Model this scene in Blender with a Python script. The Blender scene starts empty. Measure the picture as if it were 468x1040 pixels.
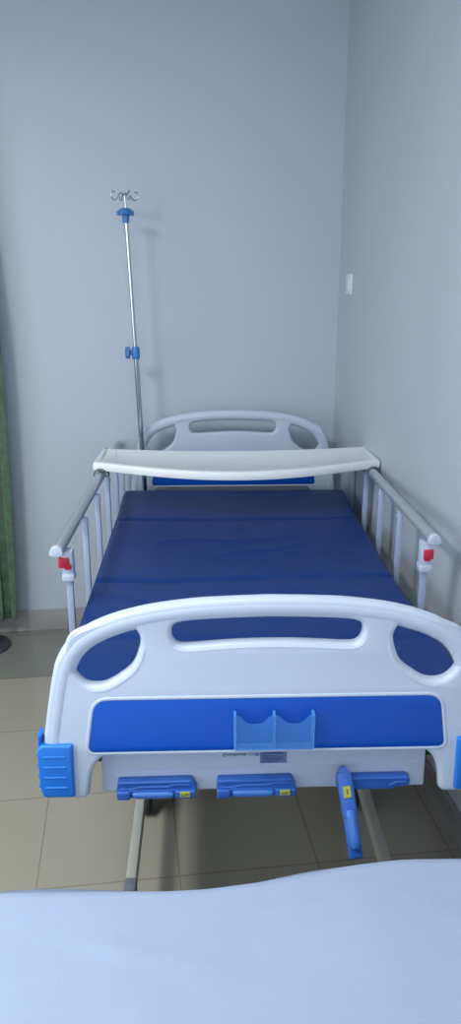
import bpy, bmesh, math, random
from mathutils import Vector, Matrix, noise
random.seed(4)
SC = bpy.context.scene
COL = SC.collection
SC.view_settings.view_transform = 'Standard'
SC.view_settings.look = 'None'
SC.view_settings.exposure = 0.0
DL = 0.0972                     # the bed stands turned by this angle against the room
RB = Matrix.Rotation(-DL, 4, 'Z')
PI = math.pi

# ------------------------------------------------------------------ materials
def srgb(r, g, b):
    f = lambda c: (c/255/12.92) if c/255 <= .04045 else ((c/255+.055)/1.055)**2.4
    return (f(r), f(g), f(b), 1)
def mat(name, col, rough=.5, metal=0., spec=.5, noise_amt=.04, noise_scale=6., bump=0., bump_scale=60., coat=0., alpha=1., trans=0.):
    m = bpy.data.materials.new(name); m.use_nodes = True
    nt = m.node_tree; b = nt.nodes['Principled BSDF']
    b.inputs['Roughness'].default_value = rough; b.inputs['Metallic'].default_value = metal
    b.inputs['Specular IOR Level'].default_value = spec; b.inputs['Coat Weight'].default_value = coat
    b.inputs['Alpha'].default_value = alpha; b.inputs['Transmission Weight'].default_value = trans
    tc = nt.nodes.new('ShaderNodeTexCoord')
    n = nt.nodes.new('ShaderNodeTexNoise'); n.inputs['Scale'].default_value = noise_scale; n.inputs['Detail'].default_value = 4
    nt.links.new(tc.outputs['Object'], n.inputs['Vector'])
    r = nt.nodes.new('ShaderNodeValToRGB')
    c = col
    lo = tuple(x*(1-noise_amt) for x in c[:3])+(1,); hi = tuple(min(1, x*(1+noise_amt)) for x in c[:3])+(1,)
    r.color_ramp.elements[0].position = .3; r.color_ramp.elements[0].color = lo
    r.color_ramp.elements[1].position = .7; r.color_ramp.elements[1].color = hi
    nt.links.new(n.outputs['Fac'], r.inputs['Fac']); nt.links.new(r.outputs['Color'], b.inputs['Base Color'])
    if bump:
        n2 = nt.nodes.new('ShaderNodeTexNoise'); n2.inputs['Scale'].default_value = bump_scale; n2.inputs['Detail'].default_value = 6
        nt.links.new(tc.outputs['Object'], n2.inputs['Vector'])
        bp = nt.nodes.new('ShaderNodeBump'); bp.inputs['Strength'].default_value = bump; bp.inputs['Distance'].default_value = .01
        nt.links.new(n2.outputs['Fac'], bp.inputs['Height']); nt.links.new(bp.outputs['Normal'], b.inputs['Normal'])
    return m
M = {}
M['wall'] = mat('wall_paint', srgb(190, 198, 208), rough=.44, spec=.42, noise_amt=.015, noise_scale=1.5, bump=.03, bump_scale=90)
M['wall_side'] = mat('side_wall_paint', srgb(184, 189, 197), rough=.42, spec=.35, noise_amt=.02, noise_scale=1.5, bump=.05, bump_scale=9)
M['ceiling'] = mat('ceiling_paint', srgb(215, 220, 225), rough=.9, noise_amt=.01)
M['skirt'] = mat('skirting_tile', srgb(160, 158, 158), rough=.25, noise_amt=.05)
M['abs'] = mat('white_moulded_plastic', srgb(190, 200, 215), rough=.42, noise_amt=.01, coat=.15)
M['abs2'] = mat('crank_plate_plastic', srgb(184, 195, 212), rough=.4, noise_amt=.01)
M['table'] = mat('table_plastic', srgb(232, 232, 231), rough=.35, noise_amt=.015)
M['blue'] = mat('royal_blue_laminate', srgb(0, 76, 176), rough=.28, noise_amt=.03, coat=.1)
M['bumper'] = mat('bumper_blue_plastic', srgb(34, 116, 205), rough=.4, noise_amt=.05)
M['crank'] = mat('crank_blue_plastic', srgb(46, 92, 172), rough=.38, noise_amt=.06)
M['crankgrip'] = mat('crank_grip_plastic', srgb(60, 110, 184), rough=.35, noise_amt=.05)
M['knob'] = mat('knob_blue_plastic', srgb(66, 122, 184), rough=.35, noise_amt=.05)
M['yellow'] = mat('yellow_label', srgb(160, 164, 62), rough=.5, noise_amt=.1, noise_scale=80)
M['darkink'] = mat('dark_ink', srgb(60, 84, 50), rough=.5)
M['teal_ink'] = mat('teal_ink', srgb(52, 100, 120), rough=.5)
M['navy_ink'] = mat('navy_ink', srgb(48, 74, 120), rough=.5)
M['sticker'] = mat('grey_sticker', srgb(104, 124, 160), rough=.45, noise_amt=.12, noise_scale=90)
M['alu'] = mat('brushed_aluminium', srgb(190, 194, 198), rough=.38, metal=.55, noise_amt=.03)
M['post'] = mat('painted_post', srgb(176, 190, 214), rough=.35, metal=.25, noise_amt=.03)
M['red'] = mat('red_latch', srgb(200, 40, 66), rough=.4)
M['steel'] = mat('stainless_steel', srgb(195, 200, 205), rough=.14, metal=1., noise_amt=.02)
M['frame'] = mat('cream_powder_coated_steel', srgb(176, 176, 166), rough=.45, noise_amt=.03)
M['cap'] = mat('grey_rubber_cap', srgb(112, 118, 126), rough=.6)
M['rubber'] = mat('dark_rubber', srgb(40, 42, 46), rough=.7)
M['vinyl'] = mat('navy_vinyl', srgb(9, 50, 114), rough=.45, spec=.4, noise_amt=.06, noise_scale=4, bump=.12, bump_scale=14)
M['sheet'] = mat('white_linen', srgb(153, 166, 186), rough=.9, noise_amt=.02, noise_scale=5, bump=.08, bump_scale=220)
M['matw'] = mat('mattress_ticking', srgb(190, 200, 215), rough=.9)
M['switch'] = mat('switch_plastic', srgb(222, 226, 230), rough=.35)
M['brown'] = mat('tan_wood', srgb(120, 108, 70), rough=.5, noise_amt=.15, noise_scale=20)
M['greym'] = mat('grey_base_metal', srgb(80, 82, 88), rough=.5, metal=.3)
M['shadowgap'] = mat('dark_recess', srgb(22, 44, 100), rough=.7)

def clear_plastic():
    m = bpy.data.materials.new('clear_acrylic'); m.use_nodes = True
    nt = m.node_tree; b = nt.nodes['Principled BSDF']
    b.inputs['Base Color'].default_value = srgb(96, 168, 235); b.inputs['Roughness'].default_value = .12
    b.inputs['Alpha'].default_value = .26; b.inputs['IOR'].default_value = 1.45
    lw = nt.nodes.new('ShaderNodeLayerWeight'); lw.inputs['Blend'].default_value = .3
    mr = nt.nodes.new('ShaderNodeMapRange'); mr.inputs['To Min'].default_value = .15; mr.inputs['To Max'].default_value = .7
    nt.links.new(lw.outputs['Facing'], mr.inputs['Value']); nt.links.new(mr.outputs['Result'], b.inputs['Alpha'])
    return m
M['clear'] = clear_plastic()
M['clearedge'] = mat('frosted_acrylic_edge', srgb(92, 158, 226), rough=.3, alpha=.6)

def floor_mat():
    m = bpy.data.materials.new('glazed_floor_tiles'); m.use_nodes = True
    nt = m.node_tree; b = nt.nodes['Principled BSDF']
    tc = nt.nodes.new('ShaderNodeTexCoord')
    mp = nt.nodes.new('ShaderNodeMapping')
    T = .4333
    mp.inputs['Scale'].default_value = (1/T, 1/T, 1)
    mp.inputs['Location'].default_value = (.605/T, -.497/T, 0)
    nt.links.new(tc.outputs['Object'], mp.inputs['Vector'])
    br = nt.nodes.new('ShaderNodeTexBrick')
    br.offset = 0; br.squash = 1
    br.inputs['Scale'].default_value = 1; br.inputs['Brick Width'].default_value = 1; br.inputs['Row Height'].default_value = 1
    br.inputs['Mortar Size'].default_value = .0065; br.inputs['Mortar Smooth'].default_value = .3; br.inputs['Bias'].default_value = 0
    br.inputs['Color1'].default_value = srgb(172, 165, 149); br.inputs['Color2'].default_value = srgb(168, 161, 145)
    br.inputs['Mortar'].default_value = srgb(146, 137, 121)
    nt.links.new(mp.outputs['Vector'], br.inputs['Vector'])
    n = nt.nodes.new('ShaderNodeTexNoise'); n.inputs['Scale'].default_value = 5; n.inputs['Detail'].default_value = 8
    nt.links.new(tc.outputs['Object'], n.inputs['Vector'])
    mx = nt.nodes.new('ShaderNodeMix'); mx.data_type = 'RGBA'; mx.blend_type = 'MULTIPLY'; mx.inputs[0].default_value = .25
    rp = nt.nodes.new('ShaderNodeValToRGB'); rp.color_ramp.elements[0].color = (.75, .75, .75, 1); rp.color_ramp.elements[1].color = (1, 1, 1, 1)
    nt.links.new(n.outputs['Fac'], rp.inputs['Fac'])
    nt.links.new(br.outputs['Color'], mx.inputs[6]); nt.links.new(rp.outputs['Color'], mx.inputs[7])
    nt.links.new(mx.outputs[2], b.inputs['Base Color'])
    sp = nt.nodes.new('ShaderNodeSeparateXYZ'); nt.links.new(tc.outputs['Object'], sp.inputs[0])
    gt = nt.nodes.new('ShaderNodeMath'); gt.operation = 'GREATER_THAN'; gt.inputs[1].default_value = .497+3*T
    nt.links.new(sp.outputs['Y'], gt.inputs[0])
    mb = nt.nodes.new('ShaderNodeMix'); mb.data_type = 'RGBA'; mb.blend_type = 'MULTIPLY'      # shade along the back wall painted into the tile colour, greyer past a joint
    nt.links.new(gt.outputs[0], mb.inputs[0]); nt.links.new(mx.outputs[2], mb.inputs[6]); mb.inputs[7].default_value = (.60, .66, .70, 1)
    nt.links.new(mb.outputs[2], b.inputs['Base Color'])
    b.inputs['Roughness'].default_value = .13; b.inputs['Specular IOR Level'].default_value = .6
    bp = nt.nodes.new('ShaderNodeBump'); bp.inputs['Strength'].default_value = .3; bp.inputs['Distance'].default_value = .002
    inv = nt.nodes.new('ShaderNodeMath'); inv.operation = 'SUBTRACT'; inv.inputs[0].default_value = 1
    nt.links.new(br.outputs['Fac'], inv.inputs[1]); nt.links.new(inv.outputs[0], bp.inputs['Height']); nt.links.new(bp.outputs['Normal'], b.inputs['Normal'])
    return m
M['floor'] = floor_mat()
M['deck'] = mat('dark_deck_steel', srgb(58, 62, 70), rough=.6, metal=.2)

def curtain_mat():
    m = mat('green_curtain_cloth', srgb(74, 100, 76), rough=.85, noise_amt=.25, noise_scale=30, bump=.3, bump_scale=120)
    m.node_tree.nodes['Principled BSDF'].inputs['Sheen Weight'].default_value = .3
    return m
M['curtain'] = curtain_mat()

# ------------------------------------------------------------------ mesh helpers
def new_bm(): return bmesh.new()
def merge(dst, src, mtx=None):
    me = bpy.data.meshes.new('tmp'); src.to_mesh(me); src.free()
    if mtx is not None: me.transform(mtx)
    dst.from_mesh(me); bpy.data.meshes.remove(me)
def box(bm, x0, x1, y0, y1, z0, z1, bev=0., seg=2, mtx=None):
    b = bmesh.new(); bmesh.ops.create_cube(b, size=1)
    for v in b.verts:
        v.co = Vector(((x0+x1)/2+v.co.x*(x1-x0), (y0+y1)/2+v.co.y*(y1-y0), (z0+z1)/2+v.co.z*(z1-z0)))
    if bev: bmesh.ops.bevel(b, geom=b.edges[:], offset=bev, segments=seg, affect='EDGES', profile=.5)
    merge(bm, b, mtx)
def sweep(bm, pts, a, b=None, closed=False, n=12, up=Vector((0, 1, 0)), cap=True, radii=None):
    """tube along pts; cross section ellipse: a across (perpendicular to up), b along up"""
    b = a if b is None else b
    pts = [Vector(p) for p in pts]; N = len(pts); rings = []
    for i, p in enumerate(pts):
        q0 = pts[(i-1) % N] if (closed or i > 0) else pts[i]
        q1 = pts[(i+1) % N] if (closed or i < N-1) else pts[i]
        t = (q1-q0).normalized()
        u = up if abs(t.dot(up)) < .95 else Vector((1, 0, 0))
        s = t.cross(u).normalized(); w = s.cross(t).normalized()
        k = radii[i] if radii else 1.
        rings.append([bm.verts.new(p + s*(a*k*math.cos(2*PI*j/n)) + w*(b*k*math.sin(2*PI*j/n))) for j in range(n)])
    rng = range(N) if closed else range(N-1)
    for i in rng:
        r0, r1 = rings[i], rings[(i+1) % N]
        for j in range(n): bm.faces.new((r0[j], r0[(j+1) % n], r1[(j+1) % n], r1[j]))
    if cap and not closed:
        bm.faces.new(rings[0][::-1]); bm.faces.new(rings[-1])
def lathe(bm, prof, n=24, mtx=None):
    """prof: list of (r,z)"""
    b = bmesh.new(); rings = []
    for r, z in prof: rings.append([b.verts.new((max(r, 1e-4)*math.cos(2*PI*j/n), max(r, 1e-4)*math.sin(2*PI*j/n), z)) for j in range(n)])
    for r0, r1 in zip(rings, rings[1:]):
        for j in range(n): b.faces.new((r0[j], r0[(j+1) % n], r1[(j+1) % n], r1[j]))
    b.faces.new(rings[0][::-1]); b.faces.new(rings[-1])
    merge(bm, b, mtx)
def catmull(pts, closed=True, sub=6):
    N = len(pts); out = []
    R = range(N) if closed else range(N-1)
    for i in R:
        g = lambda k: Vector(pts[k % N]) if closed else Vector(pts[min(max(k, 0), N-1)])
        p0, p1, p2, p3 = g(i-1), g(i), g(i+1), g(i+2)
        for s in range(sub):
            t = s/sub
            out.append(.5*((2*p1)+(-p0+p2)*t+(2*p0-5*p1+4*p2-p3)*t*t+(-p0+3*p1-3*p2+p3)*t**3))
    if not closed: out.append(Vector(pts[-1]))
    return out
def round_poly(pts, radii, seg=6):
    out = []; N = len(pts)
    for i in range(N):
        p = Vector(pts[i]); a = Vector(pts[i-1]); b = Vector(pts[(i+1) % N]); r = radii[i] if isinstance(radii, (list, tuple)) else radii
        if r <= 0: out.append(p); continue
        d1 = (a-p).normalized(); d2 = (b-p).normalized()
        s = p+d1*r; e = p+d2*r
        for k in range(seg+1):
            t = k/seg; out.append((1-t)**2*s+2*t*(1-t)*p+t*t*e)
    return out
def plate(bm, loops, y, half, bev, res=3):
    """flat board in the XZ plane from outline + holes, rounded edges; its middle at depth y"""
    cu = bpy.data.curves.new('c', 'CURVE'); cu.dimensions = '2D'; cu.fill_mode = 'BOTH'
    cu.extrude = max(half-bev, 0); cu.bevel_depth = bev; cu.bevel_resolution = res; cu.offset = -bev
    for lp in loops:
        sp = cu.splines.new('POLY'); sp.points.add(len(lp)-1); sp.use_cyclic_u = True
        for k, p in enumerate(lp): sp.points[k].co = (p[0], p[1], 0, 1)
    ob = bpy.data.objects.new('c', cu); COL.objects.link(ob)
    dg = bpy.context.evaluated_depsgraph_get(); dg.update()
    me = bpy.data.meshes.new_from_object(ob.evaluated_get(dg))
    me.transform(Matrix.Translation((0, y, 0)) @ Matrix.Rotation(PI/2, 4, 'X'))
    b = bmesh.new(); b.from_mesh(me)
    bmesh.ops.remove_doubles(b, verts=b.verts[:], dist=1e-5)
    bpy.data.objects.remove(ob); bpy.data.curves.remove(cu); bpy.data.meshes.remove(me)
    merge(bm, b)

def slab(bm, lp, y, half, bev, seg=3):
    """rounded slab from a convex outline in the XZ plane"""
    n = len(lp); rings = []
    c = Vector((sum(p[0] for p in lp)/n, sum(p[1] for p in lp)/n))
    prof = [(bev*(1-math.cos(a)), half-bev+bev*math.sin(a)) for a in [PI/2*k/seg for k in range(seg+1)]]
    full = [(i, -d) for i, d in prof[::-1]]+[(i, d) for i, d in prof]
    W = max(abs(p[0]-c.x) for p in lp); H = max(abs(p[1]-c.y) for p in lp)
    for i, d in full:
        rings.append([bm.verts.new((c.x+(p[0]-c.x)*(1-i/W), y+d, c.y+(p[1]-c.y)*(1-i/H))) for p in lp])
    for a, b in zip(rings, rings[1:]):
        for j in range(n): bm.faces.new((a[j], a[(j+1) % n], b[(j+1) % n], b[j]))
    bm.faces.new(rings[0][::-1]); bm.faces.new(rings[-1])

BASE = {}
def tag(o, label=None, cat=None, group=None, kind=None):
    for k, v in (('label', label), ('category', cat), ('group', group), ('kind', kind)):
        if v: o[k] = v
    return o
def mesh_obj(name, bm, m, smooth=35):
    bmesh.ops.recalc_face_normals(bm, faces=bm.faces[:])
    me = bpy.data.meshes.new(name); bm.to_mesh(me); bm.free(); me.materials.append(M[m])
    if smooth:
        me.polygons.foreach_set('use_smooth', [True]*len(me.polygons))
        me.set_sharp_from_angle(angle=math.radians(smooth))
    o = bpy.data.objects.new(name, me); COL.objects.link(o)
    return o
def thing(name, base, label, cat, group=None, bedframe=True):
    """Empty at the base of the thing; its parts are modelled in the same axes and shifted to it"""
    e = bpy.data.objects.new(name, None); COL.objects.link(e); e.empty_display_size = .1
    b = Vector(base)
    e.location = (RB @ b) if bedframe else b
    if bedframe: e.rotation_euler = (0, 0, -DL)
    BASE[e.name] = b
    return tag(e, label, cat, group)
def part(name, bm, m, parent, label=None, smooth=35):
    o = mesh_obj(name, bm, m, smooth); b = BASE[parent.name]
    o.data.transform(Matrix.Translation(-b)); o.parent = parent; BASE[o.name] = b
    if label: o['label'] = label
    return o
def single(name, bm, m, base, label, cat, group=None, bedframe=True, kind=None, smooth=35):
    o = mesh_obj(name, bm, m, smooth); b = Vector(base); o.data.transform(Matrix.Translation(-b))
    o.location = (RB @ b) if bedframe else b
    if bedframe: o.rotation_euler = (0, 0, -DL)
    return tag(o, label, cat, group, kind)

# ------------------------------------------------------------------ room (axes of the room)
XR, YB, XL, YF, ZC = .735, 2.294, -2.35, -3.2, 2.95
def struct(name, x0, x1, y0, y1, z0, z1, m, bev=0):
    bm = new_bm(); box(bm, x0, x1, y0, y1, z0, z1, bev)
    o = mesh_obj(name, bm, m, 0 if not bev else 35); o['kind'] = 'structure'; return o
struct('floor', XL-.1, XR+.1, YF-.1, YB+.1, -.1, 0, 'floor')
struct('ceiling', XL-.1, XR+.1, YF-.1, YB+.1, ZC, ZC+.1, 'ceiling')
struct('wall_back', XL-.1, XR+.1, YB, YB+.1, 0, ZC, 'wall')
struct('wall_right', XR, XR+.1, YF, YB, 0, ZC, 'wall_side')
struct('wall_front', XL-.1, XR+.1, YF-.1, YF, 0, ZC, 'wall')
# left wall with a window opening behind the camera's shoulder
WY0, WY1, WZ0, WZ1 = -1.6, .9, .9, 2.4
bm = new_bm()
box(bm, XL-.1, XL, YF, WY0, 0, ZC); box(bm, XL-.1, XL, WY1, YB, 0, ZC)
box(bm, XL-.1, XL, WY0, WY1, 0, WZ0); box(bm, XL-.1, XL, WY0, WY1, WZ1, ZC)
o = mesh_obj('wall_left', bm, 'wall', 0); o['kind'] = 'structure'
bm = new_bm()
for (a, b, c, d) in ((WY0, WY1, WZ0, WZ0+.05), (WY0, WY1, WZ1-.05, WZ1), (WY0, WY0+.05, WZ0, WZ1), (WY1-.05, WY1, WZ0, WZ1), ((WY0+WY1)/2-.025, (WY0+WY1)/2+.025, WZ0, WZ1)):
    box(bm, XL-.08, XL-.03, a, b, c, d, .004)
o = mesh_obj('window_1', bm, 'abs'); o['kind'] = 'structure'
struct('baseboard_back', XL, XR, YB-.012, YB, 0, .112, 'skirt', .002)
struct('baseboard_right', XR-.012, XR, YF, YB-.012, 0, .112, 'skirt', .002)
struct('baseboard_left', XL, XL+.012, YF, YB-.012, 0, .112, 'skirt', .002)

# wall switch on the right wall
t = thing('wall_switch', (XR, 2.10, 1.705), 'small white switch plate high on the side wall near the corner', 'switch', bedframe=False)
bm = new_bm(); box(bm, XR-.010, XR, 2.055, 2.145, 1.66, 1.75, .003); part('switch_plate', bm, 'switch', t)
bm = new_bm(); box(bm, XR-.014, XR-.009, 2.075, 2.125, 1.68, 1.73, .002); part('rocker', bm, 'switch', t)

# green curtain, hanging in front of the back wall
def curtain():
    t = thing('curtain', (-1.25, 2.16, .13), 'green patterned curtain hanging in folds beside the back wall', 'curtain', bedframe=False)
    bm = new_bm(); NX, NZ = 150, 40; vs = []
    for k in range(NZ+1):
        z = .125+(2.62-.125)*k/NZ; row = []
        for i in range(NX+1):
            s = i/NX
            right = -.862+.026*math.sin(min(1, z/1.5)*PI*.5)-.05*max(0, z-1.5)
            x = -1.62+(right+1.62)*s
            f = .035*math.sin(s*PI*2*8.5+.4+.25*math.sin(z*2))*(.75+.25*math.cos(z*1.3+s*9))
            row.append(bm.verts.new((x+.012*math.sin(s*PI*2*17+z), 2.17+f, z)))
        vs.append(row)
    for k in range(NZ):
        for i in range(NX): bm.faces.new((vs[k][i], vs[k][i+1], vs[k+1][i+1], vs[k+1][i]))
    o = part('curtain_cloth', bm, 'curtain', t, smooth=60)
    md = o.modifiers.new('s', 'SOLIDIFY'); md.thickness = .002
    bm = new_bm(); sweep(bm, [(-1.75, 2.17, 2.63), (-.98, 2.17, 2.63)], .012, up=Vector((0, 0, 1)))
    for x in (-1.7, -1.02): box(bm, x-.01, x+.01, 2.17, YB, 2.62, 2.64, .002)
    part('curtain_rod', bm, 'steel', t)
curtain()

# small foot of a stand at the left edge of the picture
t = thing('floor_stand', (-1.01, 2.13, 0), 'low tan foot with grey base on the tiles below the curtain', 'stand', bedframe=False)
bm = new_bm(); lathe(bm, [(.0, 0), (.11, 0), (.115, .006), (.11, .014), (.06, .022), (0, .024)], 36, Matrix.Translation((-1.01, 2.13, 0))); part('base', bm, 'greym', t)
bm = new_bm(); sweep(bm, catmull([(-1.01, 2.12, .02), (-.985, 2.12, .035), (-.965, 2.12, .07), (-.97, 2.12, .105)], False, 5), .016, .03, up=Vector((0, 1, 0))); part('foot', bm, 'brown', t)

# ------------------------------------------------------------------ hospital bed (axes of the bed)
bed = thing('hospital_bed', (0, 1.06, 0), 'white hospital bed with royal blue end panels and raised side rails', 'bed')

HALF = [(0, 1.145), (.09, 1.1425), (.165, 1.138), (.255, 1.125), (.33, 1.104), (.385, 1.077), (.42, 1.045), (.443, 1.005), (.455, .96), (.464, .915), (.474, .86), (.483, .80), (.486, .75)]
LOW = [(.486, .675), (.478, .667), (.40, .667), (.391, .675)]
ARC = [(.388, .70), (.382, .73), (.370, .757), (.350, .776), (.32, .785)]
def outline():
    up = catmull([(x, z) for x, z in HALF], False, 5)
    arc = catmull(ARC, False, 4)
    right = [tuple(p) for p in up]+LOW+[tuple(p) for p in arc]
    left = [(-x, z) for x, z in right[::-1] if x > 1e-4]
    return right+left
HOLE = [(.385, 1.054), (.337, 1.070), (.285, 1.075), (.268, 1.060), (.266, 1.035), (.282, 1.005), (.309, .979), (.345, .958), (.381, .960), (.404, .985), (.410, 1.012), (.403, 1.037)]
HOLE = [(x, z+(.007 if z > 1.02 else -.008)) for x, z in HOLE]
def hole(s): return [tuple(p) for p in catmull([(s*x, z) for x, z in HOLE], True, 4)]
HAND = [(0, 1.100), (-.07, 1.097), (-.14, 1.0915), (-.183, 1.085), (-.197, 1.076), (-.200, 1.064), (-.192, 1.052), (-.172, 1.046), (-.12, 1.049), (-.06, 1.0525), (0, 1.0535)]
HAND = [(x, z+(.006 if z > 1.072 else (-.008 if z < 1.06 else -.001))) for x, z in HAND]
HANDLE = [tuple(p) for p in catmull(HAND+[(-x, z) for x, z in HAND[-2:0:-1]], True, 4)]
INSET = round_poly([(-.366, .915), (.373, .915), (.391, .789), (-.386, .789)], [.03, .03, .016, .016], 6)

def offset_loop(lp, d):
    N = len(lp); out = []
    area = sum(lp[i][0]*lp[(i+1) % N][1]-lp[(i+1) % N][0]*lp[i][1] for i in range(N))
    sg = 1 if area > 0 else -1
    for i in range(N):
        a = Vector(lp[i-1]); b = Vector(lp[(i+1) % N]); t = (b-a).normalized()
        out.append(Vector(lp[i])+Vector((t.y, -t.x))*d*sg)
    return out
def end_board(name, y0, face):
    """face: -1 front faces the viewer (foot), the same moulding serves the head end"""
    bm = new_bm()
    ol = outline()
    plate(bm, [ol, hole(1), hole(-1), HANDLE], y0, .017, .012, 4)
    # rounded rim round the outside, thicker than the board
    up = [tuple(p) for p in catmull([(x, z) for x, z in HALF], False, 5)]
    rim = [(-x, z) for x, z in up[::-1]]+up[1:]
    rin = []
    for i, p in enumerate(rim):
        a = Vector(rim[max(i-1, 0)]); b = Vector(rim[min(i+1, len(rim)-1)]); t = (b-a).normalized()
        q = Vector(p)+Vector((t.y, -t.x))*.0225
        rin.append((q.x, y0, q.y))
    sweep(bm, rin, .0235, .0190, n=24)
    for lp, w, yy in ((hole(1), .012, .0178), (hole(-1), .012, .0178), (HANDLE, .010, .0174)):
        L = offset_loop(lp, w*1.05)
        rr = []
        for p in L:
            d = min(math.hypot(p.x-q[0], p.y-q[2]) for q in rin); u_ = min(1, max(0, (d-.030)/.035)); rr.append(.45+.55*u_*u_*(3-2*u_))
        sweep(bm, [(p.x, y0, p.y) for p in L], w, yy, closed=True, n=16, radii=rr)
    for f in (-1, 1):      # raised lip round the blue inset
        sweep(bm, [(p.x, y0+f*.017, p.y) for p in [Vector(q) for q in offset_loop([tuple(v) for v in INSET], .004)]], .004, .0022, closed=True, n=10)
    o = part(name, bm, 'abs', bed)
    for f in (-1, 1):
        bm = new_bm(); plate(bm, [[tuple(v) for v in INSET]], y0+f*.0175, .0015, .0008, 1)
        part('blue_panel', bm, 'blue', o, 'glossy royal blue inset panel')
    for s in (-1, 1):      # corner bumpers with finger ridges
        bm = new_bm()
        zt = .812 if face < 0 else .745
        pr = [(s*p.x, p.y) for p in round_poly([(.418, zt), (.486, zt), (.495, zt-.012), (.494, .70), (.488, .680), (.420, .680)], [.004, .005, .005, .008, .007, .006], 4)]
        if s < 0: pr = pr[::-1]
        slab(bm, [tuple(v) for v in pr], y0, .028, .006, 3)
        if face < 0: sweep(bm, [(s*.491, y0, .80), (s*.4895, y0, .830)], .005, .020, n=12)
        for k in range(4):
            z = zt-.021-.026*k
            for f in (-1, 1):
                sweep(bm, [(s*.435, y0+f*.028, z-.006), (s*.482, y0+f*.028, z-.006)], .0022, .002, n=8)
            sweep(bm, [(s*.4945, y0-.022, z-.006), (s*.4945, y0+.022, z-.006)], .003, .003, n=8, up=Vector((0, 0, 1)))
        part('corner_bumper', bm, 'bumper', o, 'blue ridged corner bumper')
    return o
foot = end_board('footboard', 0, -1)
head = end_board('headboard', 2.131, 1)

# plate that carries the cranks, under the footboard
bm = new_bm()
plate(bm, [[tuple(v) for v in round_poly([(-.362, .80), (.362, .80), (.364, .662), (-.366, .662)], [.02, .02, .006, .006], 4)]], .030, .016, .005, 2)
sweep(bm, [(-.355, .0138, .7265), (.355, .0138, .7265)], .0018, .002, n=8)
CP = part('crank_plate', bm, 'abs2', bed, 'white plate under the footboard that carries the cranks')

# small printed mark and rating sticker
bm = new_bm(); yb = .0135
x = -.090
for k, (w, h) in enumerate(((.008, .0075), (.005, .005), (.0045, .0045), (.0045, .005), (.005, .0055), (.006, .0055), (.005, .0055), (.005, .006))):
    bm2 = bmesh.new(); merge(bm, bm2)
    sweep(bm, [(x+w*.5*math.cos(a), yb, .754+h*.5*math.sin(a)) for a in [2*PI*i/10 for i in range(8 if k % 3 else 10)]], .0011, .0006, n=6)
    x += w+.0014
sweep(bm, [(x+.002, yb, .749), (x+.002, yb, .7600)], .0006, .0005, n=6)
sweep(bm, [(x+.006, yb, .752), (x+.006, yb, .758)], .0005, .0005, n=6)
sweep(bm, [(x+.0105, yb, .749), (x+.0105, yb, .7600)], .0006, .0005, n=6)
sweep(bm, [(x+.018+.0035*math.cos(a), yb, .754+.003*math.sin(a)) for a in [2*PI*i/12 for i in range(12)]], .0014, .0006, closed=True, n=6)
part('printed_mark', bm, 'teal_ink', CP, 'small dark teal printed maker mark')
bm = new_bm(); box(bm, -.011, .049, .0125, .0145, .731, .766, .0005, 1)
PLATE_PARTS = [('rating_sticker', bm, 'sticker', 'small grey blue rating sticker with rows of fine print')]
bm = new_bm()
for z, x0, x1 in ((.7605, -.004, .044), (.7570, -.002, .040), (.7505, -.006, .030), (.7465, -.006, .042), (.7425, -.006, .036), (.7385, -.006, .042), (.7345, -.006, .024)):
    n = 9; xx = x0
    while xx < x1:
        w = random.uniform(.002, .006); box(bm, xx, min(xx+w, x1), .0118, .0126, z-.0008-(.0006 if z > .755 else 0), z+.0008+(.0006 if z > .755 else 0)); xx += w+.0012
PLATE_PARTS.append(('fine_print', bm, 'navy_ink', 'rows of fine dark print on the sticker'))
for nm, b_, m_, lb in PLATE_PARTS: part(nm, b_, m_, CP, lb, smooth=0)

# clear double card holder on the blue panel
def holder():
    bm = new_bm()
    zt, zb = .886, .803
    def pocket(x0, x1):
        w = x1-x0
        return [(x0, zb), (x1, zb), (x1, zt), (x1-.10*w, zt), (x1-.22*w, zt-.012), (x1-.34*w, zt-.020), (x0+.34*w, zt-.020), (x0+.22*w, zt-.012), (x0+.10*w, zt), (x0, zt)]
    for a, b in ((-.068, .0155), (.0155, .099)):
        plate(bm, [[tuple(v) for v in round_poly(pocket(a+.001, b-.001), [0, 0, .002, .005, .005, .006, .006, .005, .005, .002], 4)]], -.040, .0012, .0006, 1)
    o = part('card_holder', bm, 'clear', foot, 'clear plastic two pocket card holder')
    bm = new_bm()
    for a in (-.068, .0155, .099): box(bm, a-.003, a+.003, -.041, -.019, zb, zt, .001, 1)
    box(bm, -.068, .099, -.041, -.019, zb-.002, zb+.002, .0008, 1)
    for a in (-.066, .097): sweep(bm, [(a, -.0435, .845), (a, -.041, .845)], .002, n=8, up=Vector((0, 0, 1)))
    part('card_holder_frame', bm, 'clearedge', foot, 'clear plastic edges of the card holder')
holder()

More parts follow.
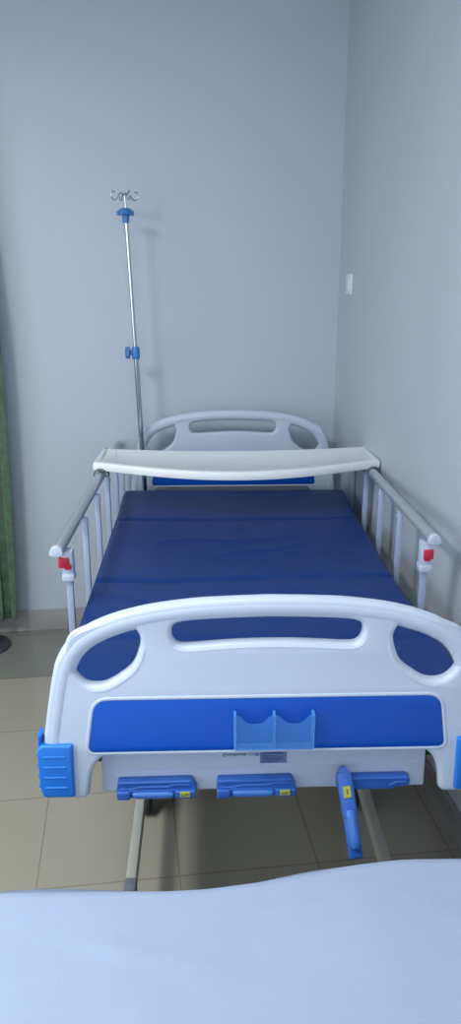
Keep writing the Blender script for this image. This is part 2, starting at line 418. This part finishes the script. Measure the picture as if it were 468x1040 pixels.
# cranks
def crank(x0, folded=True):
    """x0: left end of the housing"""
    w = .172; y = -.004
    def squash(bm):
        for v in bm.verts: v.co.z = .7045+(v.co.z-.741)*.64; v.co.y = .0145+(v.co.y-.018)*.52
        return bm
    bm = new_bm()
    if folded:
        top = [(x0, .738), (x0+.165, .741), (x0+.176, .706), (x0+.172, .684), (x0+.003, .680), (x0-.003, .700)]
        plate(bm, [[tuple(v) for v in round_poly(top, [.006, .008, .006, .006, .004, .004], 4)]], y, .022, .005, 3)
        # ledge with the sloping recess
        sweep(bm, [(x0+.006, y-.022, .734), (x0+.160, y-.022, .736)], .004, .004, n=8)
        sweep(bm, [(x0+.006, y-.022, .712), (x0+.035, y-.022, .712), (x0+.05, y-.022, .7185), (x0+.11, y-.022, .7185), (x0+.125, y-.022, .726), (x0+.16, y-.022, .727)], .0035, .005, n=8)
        for sx in (.018, .145): sweep(bm, [(x0+sx, y-.0245, .722), (x0+sx, y-.020, .722)], .0045, n=10, up=Vector((0, 0, 1)))
    else:
        top = [(x0, .738), (x0+.156, .739), (x0+.163, .730), (x0+.163, .705), (x0+.152, .699), (x0+.135, .698), (x0+.125, .690), (x0+.004, .690), (x0-.001, .700)]
        plate(bm, [[tuple(v) for v in round_poly(top, [.005, .006, .005, .005, .003, .003, .003, .004, .004], 4)]], y, .022, .005, 3)
        sweep(bm, [(x0+.006, y-.022, .734), (x0+.155, y-.022, .735)], .004, .004, n=8)
        sweep(bm, [(x0+.118, y-.022, .706), (x0+.132, y-.022, .720), (x0+.155, y-.022, .720)], .003, .004, n=8)
    c = part('crank', squash(bm), 'crank', bed, 'blue plastic crank with folded grip' if folded else 'blue plastic crank with its handle hanging down')
    if folded:
        bm = new_bm()
        box(bm, x0-.002, x0+.028, -.046, -.022, .676, .7085, .005, 3)      # arm ends and the back of the slot
        box(bm, x0+.128, x0+.173, -.046, -.022, .679, .7085, .005, 3)
        box(bm, x0+.02, x0+.14, -.034, -.020, .678, .7085, .003, 2)
        arm = part('crank_arm', squash(bm), 'crank', c)
        bm = new_bm()
        rad = [.7, .95, 1, .93, 1, .93, 1, .93, 1, .95, .7]
        sweep(bm, [(x0+.034+.088*k/10, -.040, .6925) for k in range(11)], .0135, .011, n=16, up=Vector((0, 1, 0)), radii=rad)
        part('grip', squash(bm), 'crankgrip', c)
        bm = new_bm(); box(bm, x0+.138, x0+.161, -.0215, -.0175, .6700, .6835, .0012, 1)
        part('warning_label', bm, 'yellow', c, 'small yellow label')
        bm = new_bm(); sweep(bm, [(x0+.141, -.0218, .6755), (x0+.146, -.0218, .6745), (x0+.150, -.0218, .6765), (x0+.156, -.0218, .6790)], .0012, .0006, n=6)
        part('label_mark', bm, 'darkink', c)
    else:
        A = Vector((x0+.016, -.020, .692)); B = Vector((.196, -.095, .558))
        d = (B-A).normalized(); L = (B-A).length
        xs = Vector((1, 0, 0)); xs = (xs-d*xs.dot(d)).normalized(); nn = xs.cross(d)
        Mx = Matrix((xs, nn, d)).transposed().to_4x4(); Mx.translation = A
        if (Mx.to_3x3() @ Vector((0, 1, 0))).y < 0:
            Mx = Mx @ Matrix.Diagonal((-1, -1, 1, 1))
        bm = new_bm()
        box(bm, -.017, .017, -.008, .012, -.028, L*.45, .006, 3, Mx)
        box(bm, -.0155, .0155, -.002, .012, L*.4, L, .005, 3, Mx)
        part('crank_arm', bm, 'crank', c)
        bm = new_bm()
        n = 11; pts = [Mx @ Vector((0, -.008, .05+(L-.075)*k/(n-1))) for k in range(n)]
        sweep(bm, pts, .0115, .012, n=16, up=Vector((1, 0, 0)), radii=[.7, .95, 1, .93, 1, .93, 1, .93, 1, .95, .7])
        part('grip', bm, 'crankgrip', c)
        bm = new_bm(); box(bm, -.0085, .0085, -.0105, -.0075, .000, .025, .001, 1, Mx)
        part('warning_label', bm, 'yellow', c, 'small yellow label')
        bm = new_bm(); box(bm, -.0015, .0015, -.0112, -.010, .006, .018, .0004, 1, Mx)
        part('label_mark', bm, 'darkink', c)
        bm = new_bm(); lathe(bm, [(.0, -.004), (.012, -.004), (.012, .004), (0, .004)], 16, Mx @ Matrix.Translation((0, -.002, -.030)) @ Matrix.Rotation(PI/2, 4, 'X'))
        part('hinge', bm, 'crank', c)
crank(-.328); crank(-.106); crank(.162, False)

# deck and under-frame
bm = new_bm()
for s in (-1, 1): box(bm, s*.47-.02, s*.47+.02, .10, 2.10, .63, .69, .004); box(bm, s*.45-.02, s*.45+.02, .012, .16, .690, .705, .002)
for y in (.25, .60, 1.06, 1.56, 2.07): box(bm, -.45, .45, y-.02, y+.02, .635, .675, .003)
part('bed_frame', bm, 'deck', bed)
for y0, y1 in ((.09, .62), (.64, .98), (1.0, 1.46), (1.48, 2.04)):
    bm = new_bm(); box(bm, -.455, .455, y0, y1, .688, .702, .004)
    for k in range(int((y1-y0)/.07)): sweep(bm, [(-.40, y0+.05+k*.07, .7025), (.40, y0+.05+k*.07, .7025)], .008, .003, n=8, up=Vector((0, 0, 1)))
    part('deck_section', bm, 'deck', bed)
for s, xx in ((-1, -.340), (1, .366)):
    bm = new_bm(); box(bm, xx-.014, xx+.014, .235, 1.95, .165, .215, .004)
    b_ = part('base_beam', bm, 'frame', bed)
    bm = new_bm(); box(bm, xx-.0165, xx+.0165, .195, .240, .162, .218, .005)
    part('end_cap', bm, 'cap', b_, 'grey plastic end cap')
bm = new_bm()
bm.free()
for y in (.86, 1.75):
    bm = new_bm(); box(bm, -.34, .366, y-.02, y+.02, .17, .21, .003); part('base_crossbar', bm, 'deck', bed)
for y in (.86, 1.75):
    for xx in (-.30, .326):
        bm = new_bm(); box(bm, xx-.02, xx+.02, y-.03, y+.03, .20, .645, .004); part('leg', bm, 'deck', bed)
for y in (.78, 1.85):
    for xx in (-.340, .366):
        bm = new_bm()
        sweep(bm, [(xx, y, .17), (xx, y, .125)], .014, n=14)
        for q in (-1, 1): box(bm, xx+q*.022-.003, xx+q*.022+.003, y-.02, y+.03, .05, .135, .002)
        box(bm, xx-.025, xx+.025, y-.02, y+.03, .122, .134, .003)
        c = part('caster', bm, 'cap', bed)
        bm = new_bm(); lathe(bm, [(0, -.016), (.045, -.016), (.056, -.011), (.056, .011), (.045, .016), (0, .016)], 28, Matrix.Translation((xx, y+.005, .056)) @ Matrix.Rotation(PI/2, 4, 'Y'))
        part('wheel', bm, 'rubber', c)
bm = new_bm()   # crank screws running to the deck
for xx in (-.24, -.02, .18): sweep(bm, [(xx, .03, .70), (xx, .25, .60), (xx, .75, .58)], .010, n=10, up=Vector((0, 0, 1)))
part('crank_shaft', bm, 'cap', bed)

# side rails
def guard_rail(s):
    X = s*.548 if s > 0 else -.562
    XB = s*.548
    xa = lambda y: X+(XB-X)*(y-y0)/(y1-y0)
    y0, y1 = .675 if s > 0 else .655, 2.22
    z0, z1 = (1.010 if s > 0 else .994, .962)
    bm = new_bm()
    zz = lambda y: z0+(z1-z0)*(y-y0)/(y1-y0)
    # rounded top, flatter underside
    prof = []
    for k in range(20):
        a = 2*PI*k/20; px, pz = .0185*math.cos(a), .024*math.sin(a)
        if pz < 0: pz *= .3; px *= 1.0
        prof.append((px, pz))
    rings = [[bm.verts.new((xa(y)+px, y, zz(y)+pz)) for px, pz in prof] for y in (y0+.012, (y0+y1)/2, y1)]
    for a, b in zip(rings, rings[1:]):
        for j in range(20): bm.faces.new((a[j], a[(j+1) % 20], b[(j+1) % 20], b[j]))
    bm.faces.new(rings[0]); bm.faces.new(rings[-1])
    g = part('guard_rail', bm, 'alu', bed, 'grey rounded aluminium handrail of the side rail')
    for yy, d in ((y0, 1), (y1, -1)):
        bm = new_bm()
        pr = [(xa(yy)+px*1.1, zz(yy)+.004+(pz-.004)*1.12) for px, pz in prof]
        slab(bm, pr, yy+d*.006, .010, .004, 3)
        part('end_cap', bm, 'abs', g, 'white half round end cap')
    for k, y in enumerate((.735, 1.06, 1.36, 1.65, 1.94, 2.17)):
        bm = new_bm(); xi = xa(y)-s*(.010 if s > 0 else .018)
        top = zz(y)-.010
        box(bm, xi-.010, xi+.010, y-.010, y+.010, .645, top, .003)
        sweep(bm, [(xi-.014*s, y, top-.02), (xi+.012*s, y, top-.02)], .006, n=10, up=Vector((0, 0, 1)))
        sweep(bm, [(s*.488, y, .66), (xi, y, .66)], .008, n=10, up=Vector((0, 0, 1)))
        part('rail_post', bm, 'post', g)
    xi = xa(.735)-s*(.010 if s > 0 else .018); y = .735
    dz = 0 if s > 0 else -.014
    bm = new_bm(); box(bm, xi-.0165, xi+.0165, y-.022, y+.018, .905+dz, .995+dz, .004)
    box(bm, xi-.0185, xi+.0185, y-.024, y+.018, .900+dz, .922+dz, .003)
    part('latch_housing', bm, 'abs', g, 'white plastic latch housing')
    bm = new_bm(); box(bm, xi-.010, xi+.020, y-.030, y-.004, .944, .974, .004) if s > 0 else box(bm, xi-.026, xi+.006, y-.030, y-.004, .930, .962, .004)
    box(bm, xi-.008, xi+.012, y-.028, y-.006, .938+dz, .955+dz, .003)
    part('latch', bm, 'red', g, 'red release latch')
guard_rail(-1); guard_rail(1)
for s in (-1, 1):
    bm = new_bm(); box(bm, s*.495-.008, s*.495+.008, .68, 2.08, .64, .675, .003); part('rail_bracket', bm, 'alu', bed)

# ------------------------------------------------------------------ mattress
def mattress():
    bm = new_bm()
    Y0, Y1, W = .13, 1.95, .500
    NX, NY = 90, 170
    creases = [(.93, .010, .012), (1.56, .006, .012), (.50, .005, .010)]
    def top(x, y):
        z = .798
        if y > 1.56: z += .016*(y-1.56)/.39
        if y < .93: z -= .006*(.93-y)
        for c, d, w in creases:
            cy = c+.010*math.sin(x*5+c*7)+.006*noise.noise(Vector((x*6, c, 0)))
            z -= d*math.exp(-((y-cy)/w)**2)
        # soft diagonal wrinkles of the slack cover
        for (cx, cy, ang, ln, h, w) in ((.05, 1.20, .45, .22, .004, .016), (.12, .85, -.2, .25, .0035, .014), (-.25, 1.0, .15, .2, .0035, .015), (.28, 1.1, -.5, .16, .004, .015), (-.1, 1.32, .1, .3, .003, .02), (.3, .7, .25, .2, .004, .018), (.02, 1.03, 1.2, .12, .003, .012), (-.3, .75, -.35, .18, .004, .02)):
            dx, dy = x-cx, y-cy; u = dx*math.cos(ang)+dy*math.sin(ang); v = -dx*math.sin(ang)+dy*math.cos(ang)
            z += h*math.exp(-(u/ln)**2-((v+.02*math.sin(u*14))/w)**2)
        z += .0045*noise.noise(Vector((x*3.2, y*3.2, .3)))+.002*noise.noise(Vector((x*9, y*9, 2)))
        # rounded edges
        for e in (W-abs(x), y-Y0, Y1-y):
            r = .018
            if e < r: z -= r-math.sqrt(max(0, r*r-(r-e)**2))
        return z
    def ew(y): return W+.006*noise.noise(Vector((0, y*3, 0)))
    xs = [-1+2*i/NX for i in range(NX+1)]
    xs = [math.copysign(abs(t)**.8, t) for t in xs]
    def fl(t, y):
        k = min(1, max(0, (.95-y)/.65)); return .034*k*k*(3-2*k)*max(0, t)**2
    ys = [Y0+(Y1-Y0)*(.5-.5*math.cos(PI*(j/NY)))*.15+(Y1-Y0)*(j/NY)*.85 for j in range(NY+1)]
    g = [[bm.verts.new((t*ew(y)+fl(t, y), y, top(t*W, y))) for t in xs] for y in ys]
    for j in range(NY):
        for i in range(NX): bm.faces.new((g[j][i], g[j][i+1], g[j+1][i+1], g[j+1][i]))
    ring = [g[0][i] for i in range(NX+1)]+[g[j][NX] for j in range(1, NY+1)]+[g[NY][i] for i in range(NX-1, -1, -1)]+[g[j][0] for j in range(NY-1, 0, -1)]
    prev = ring
    for zf in (.76, .712):
        nx = [bm.verts.new((v.co.x, v.co.y, zf)) for v in ring]
        for k in range(len(ring)): bm.faces.new((prev[k], prev[(k+1) % len(ring)], nx[(k+1) % len(ring)], nx[k]))
        prev = nx
    bm.faces.new(prev)
    t = thing('mattress', (0, 1.0, .712), 'dark blue vinyl mattress lying on the hospital bed', 'mattress')
    part('mattress_cover', bm, 'vinyl', t, smooth=50)
    bm = new_bm()
    loop = [(-W-.002, Y0, 0), (W+.036, Y0, 0), (W+.034, .3, 0), (W+.020, .62, 0), (W+.004, .95, 0), (W+.002, Y1, 0), (-W-.002, Y1, 0)]
    rp = round_poly([(p[0], p[1]) for p in loop], .02, 4)
    sweep(bm, [(p.x, p.y, .772) for p in rp], .004, closed=True, n=8, up=Vector((0, 0, 1)))
    part('piping', bm, 'vinyl', t)
mattress()

# ------------------------------------------------------------------ overbed table lying across the rails
def overbed():
    t = thing('overbed_table', (0, 1.62, 1.0), 'off-white curved plastic overbed table laid across both side rails', 'table')
    N = 48; bm = new_bm()
    def edge(x, which):
        u = min(1, abs(x)/.585)
        if which == 'f': return 1.590-.178*(1-u**2)**1.25 if u < 1 else 1.590
        return 1.842-.068*(1-u**2)
    def prof(x):
        u = abs(x)/.585
        y0, y1 = edge(x, 'f'), edge(x, 'b')
        return y0, y1
    # outline -> bevelled slab
    X = [-.582+1.16*i/N for i in range(N+1)]
    front = [(x, prof(x)[0]) for x in X]; back = [(x*.985, prof(x)[1]) for x in X[::-1]]
    lp = front+back
    def at(k, inset, z):
        n = len(lp); a = Vector(lp[k-1]); b = Vector(lp[(k+1) % n]); tt = (b-a).normalized()
        p = Vector(lp[k])-Vector((tt.y, -tt.x))*inset
        return bm.verts.new((p.x, p.y, z))
    n = len(lp); rings = []
    for inset, z in ((.012, 1.000), (.002, 1.003), (0, 1.008), (0, 1.026), (.003, 1.033), (.010, 1.036), (.020, 1.036), (.024, 1.034)):
        rings.append([at(k, inset, z) for k in range(n)])
    for a, b in zip(rings, rings[1:]):
        for k in range(n): bm.faces.new((a[k], a[(k+1) % n], b[(k+1) % n], b[k]))
    for R in (rings[0], rings[-1]):
        for i in range(N): bm.faces.new((R[i], R[i+1], R[n-2-i], R[n-1-i]))
    # end pieces: raised seam ridge near the left end
    part('table_top', bm, 'table', t)
    bm = new_bm()
    sweep(bm, [(-.492, prof(-.492)[0]+.014, 1.0345), (-.510, 1.825, 1.0345)], .0022, .0016, n=8, up=Vector((0, 0, 1)))
    part('end_seam', bm, 'switch', t)
    for s in (-1, 1):
        bm = new_bm()
        zc = .983
        pts = [(s*.548+.030*math.cos(a), 1.583, zc+.027*math.sin(a)) for a in [PI*k/12 for k in range(13)]]
        sweep(bm, pts, .0035, .016, n=8)
        part('rail_clip', bm, 'cap', t, 'dark curved clip that hooks over the side rail')
overbed()

# ------------------------------------------------------------------ iv pole
def iv():
    t = thing('iv_pole', (-.410, 2.06, .66), 'slim stainless drip stand with blue clamps at the head of the bed', 'drip stand')
    P = lambda z: Vector((-.412-.047*min(1, (z-.66)/1.0)-(.010*max(0, (z-1.5))/.5), 2.06, z))
    P = lambda z: (Vector((-.4115, 2.06, .66))).lerp(Vector((-.4345, 2.06, 1.418)), (z-.66)/.758) if z < 1.418 else Vector((-.4345, 2.06, 1.418)).lerp(Vector((-.4565, 2.06, 2.03)), (z-1.418)/.612)
    bm = new_bm(); sweep(bm, [P(.64), P(1.0), P(1.40)], .0115, n=16); part('lower_tube', bm, 'steel', t)
    bm = new_bm(); sweep(bm, [P(1.39), P(1.7), P(2.0)], .0085, n=16); part('upper_tube', bm, 'steel', t)
    bm = new_bm(); c = P(1.418)
    lathe(bm, [(0, -.028), (.016, -.028), (.018, -.022), (.018, .018), (.014, .026), (0, .026)], 20, Matrix.Translation(c))
    k = part('clamp_collar', bm, 'knob', t, 'blue height clamp')
    bm = new_bm(); R = Matrix.Translation(c+Vector((-.007, -.004, .0))) @ Matrix.Rotation(-PI/2, 4, 'Y')
    lathe(bm, [(0, 0), (.009, 0), (.009, .012), (.013, .016), (.021, .020), (.022, .032), (.019, .038), (0, .040)], 20, R)
    for j in range(6):
        a = j*PI/3; sweep(bm, [R @ Vector((.021*math.cos(a), .021*math.sin(a), .018)), R @ Vector((.021*math.cos(a), .021*math.sin(a), .037))], .005, n=8)
    part('clamp_knob', bm, 'knob', k)
    bm = new_bm(); c = P(2.0)
    lathe(bm, [(0, -.042), (.013, -.042), (.016, -.006), (.020, -.006), (.033, -.008), (.036, -.002), (.031, .008), (.020, .015), (.010, .018), (0, .019)], 24, Matrix.Translation(c))
    for j in range(5):
        a = j*2*PI/5+.3; box(bm, -.005, .005, .018, .038, -.012, .008, .002, 2, Matrix.Translation(c) @ Matrix.Rotation(a, 4, 'Z'))
    part('hook_hub', bm, 'knob', t, 'blue mushroom shaped hub')
    bm = new_bm(); sweep(bm, [c+Vector((0, 0, .015)), c+Vector((-.001, 0, .068))], .0045, n=10); part('hook_stem', bm, 'steel', t)
    for j in range(4):
        a = PI/4*.6+j*PI/2; d = Vector((math.cos(a), math.sin(a), 0)); q = c+Vector((-.001, 0, .064))
        pr = [(0, .0), (.012, .012), (.024, .006), (.034, -.010), (.046, -.016), (.057, -.008), (.060, .008), (.052, .018), (.043, .013)]
        bm = new_bm(); sweep(bm, catmull([tuple(q+d*r+Vector((0, 0, z))) for r, z in pr], False, 4), .0024, n=8, up=Vector((-d.y, d.x, 0)))
        part('hook', bm, 'steel', t)
iv()

# ------------------------------------------------------------------ nearer bed, covered by a white sheet
def near_bed():
    X0, X1, Y0, Y1 = -1.28, .60, -1.14, -.295
    t = thing('ward_bed', (-.34, -.72, 0), 'second bed nearest the viewer, covered by the white sheet', 'bed')
    bm = new_bm(); box(bm, X0, X1, Y0, Y1, .50, .638, .03, 4); part('mattress_pad', bm, 'matw', t)
    bm = new_bm(); box(bm, X0+.01, X1-.01, Y0+.02, Y1-.02, .44, .50, .006); part('bed_base', bm, 'frame', t)
    for x in (X0+.08, X1-.08):
        for y in (Y0+.08, Y1-.08):
            bm = new_bm(); box(bm, x-.02, x+.02, y-.02, y+.02, 0, .44, .004); part('leg', bm, 'frame', t)
    # sheet
    bm = new_bm(); NX, NY = 130, 70
    def sm(a, b, x):
        u = min(1, max(0, (x-a)/(b-a))); return u*u*(3-2*u)
    def S(x, y, drop):
        z = .655+.012*sm(-.05, .33, x)*sm(-.75, -.30, y)
        z += .004*noise.noise(Vector((x*3, y*3, 5)))+.0015*noise.noise(Vector((x*11, y*11, 1)))
        for (cx, cy, ang, ln, h, w) in ((.15, -.36, .5, .12, .004, .016), (-.25, -.42, -.3, .2, .0025, .02), (.0, -.33, .12, .12, .003, .010), (.35, -.40, -.7, .1, .003, .02)):
            dx, dy = x-cx, y-cy; u = dx*math.cos(ang)+dy*math.sin(ang); v = -dx*math.sin(ang)+dy*math.cos(ang)
            z += h*math.exp(-(u/ln)**2-(v/w)**2)
        return z
    ye = lambda x: -.264+.052*sm(-.22, .30, x)+.002*math.sin(x*9)
    rows = []
    # front drape, top, back drape as one cloth
    prof = [('d', k/8) for k in range(9)][::-1]
    def pt(x, s, side):
        pass
    cols = [X0-.02+(X1-X0+.04)*i/NX for i in range(NX+1)]
    for k in range(12):   # far side drape, from its hem up
        f = 1-k/12; z0 = .40+(.655-.40)*(1-f)
        rows.append([bm.verts.new((x, ye(x)+.012+.012*f*math.sin(x*24)+.006*math.sin(x*11), min(z0, S(x, ye(x), 0)-.014))) for x in cols])
    for k in range(NY+1):
        f = k/NY; r = []
        for x in cols:
            y = ye(x)+(Y0-.02-ye(x))*f; z = S(x, y, 0)
            e = min(f, 1-f)*(.85); 
            if e < .014: z -= .014*(1-e/.014)**2
            r.append(bm.verts.new((x, y, z)))
        rows.append(r)
    for k in range(1, 12):
        f = k/12
        rows.append([bm.verts.new((x, Y0-.028-.012*f*math.sin(x*21), .64-.22*f)) for x in cols])
    for a, b in zip(rows, rows[1:]):
        for i in range(NX): bm.faces.new((a[i], a[i+1], b[i+1], b[i]))
    o = single('bed_sheet', bm, 'sheet', (-.34, -.72, .655), 'plain white cotton sheet spread over the nearest bed', 'sheet', smooth=80)
    md = o.modifiers.new('s', 'SOLIDIFY'); md.thickness = .002; md.offset = 1
near_bed()

# ------------------------------------------------------------------ light
def area(name, loc, target, sx, sy, power, col):
    l = bpy.data.lights.new(name, 'AREA'); l.shape = 'RECTANGLE'; l.size = sx; l.size_y = sy; l.energy = power; l.color = col
    o = bpy.data.objects.new(name, l); COL.objects.link(o); o.location = loc
    o.rotation_euler = (Vector(target)-Vector(loc)).to_track_quat('-Z', 'Y').to_euler()
    return o
area('window_light', (XL-.15, (WY0+WY1)/2, 1.65), (0, .3, 1.1), 2.3, 1.4, 34, (.84, .94, 1.0))
area('ceiling_light', (-1.6, -.5, ZC-.04), (-1.6, -.5, 0), .35, 1.0, 60, (.93, .97, 1.0))
area('ceiling_light_front', (-.36, -.42, ZC-.04), (-.36, -.42, 0), .7, .5, 11, (.90, .97, 1.0))
area('front_fill_light', (-.6, YF+.06, 1.9), (-.2, 2.0, 1.2), 1.8, 1.3, 26, (.86, .95, 1.0))  # added fill from the unseen front wall; no doorway stands there
w = bpy.data.worlds.new('w'); SC.world = w; w.use_nodes = True
w.node_tree.nodes['Background'].inputs[0].default_value = (.62, .76, 1, 1); w.node_tree.nodes['Background'].inputs[1].default_value = .6

# ------------------------------------------------------------------ camera
cam = bpy.data.cameras.new('camera'); co = bpy.data.objects.new('camera', cam); COL.objects.link(co)
yaw, pitch, roll = .12743, .3084, -.0011
co.location = (-.266, -1.473, 1.8022)
cy, sy, cp, sp = math.cos(yaw), math.sin(yaw), math.cos(pitch), math.sin(pitch)
f = Vector((sy*cp, cy*cp, -sp)); r = Vector((cy, -sy, 0)); u = r.cross(f)
r2 = r*math.cos(roll)+u*math.sin(roll); u2 = -r*math.sin(roll)+u*math.cos(roll)
mw = Matrix((r2, u2, -f)).transposed().to_4x4(); mw.translation = co.location
co.matrix_world = mw
cam.sensor_fit = 'VERTICAL'; cam.sensor_height = 36; cam.lens = 798.3/1040*36
cam.clip_start = .01
SC.camera = co
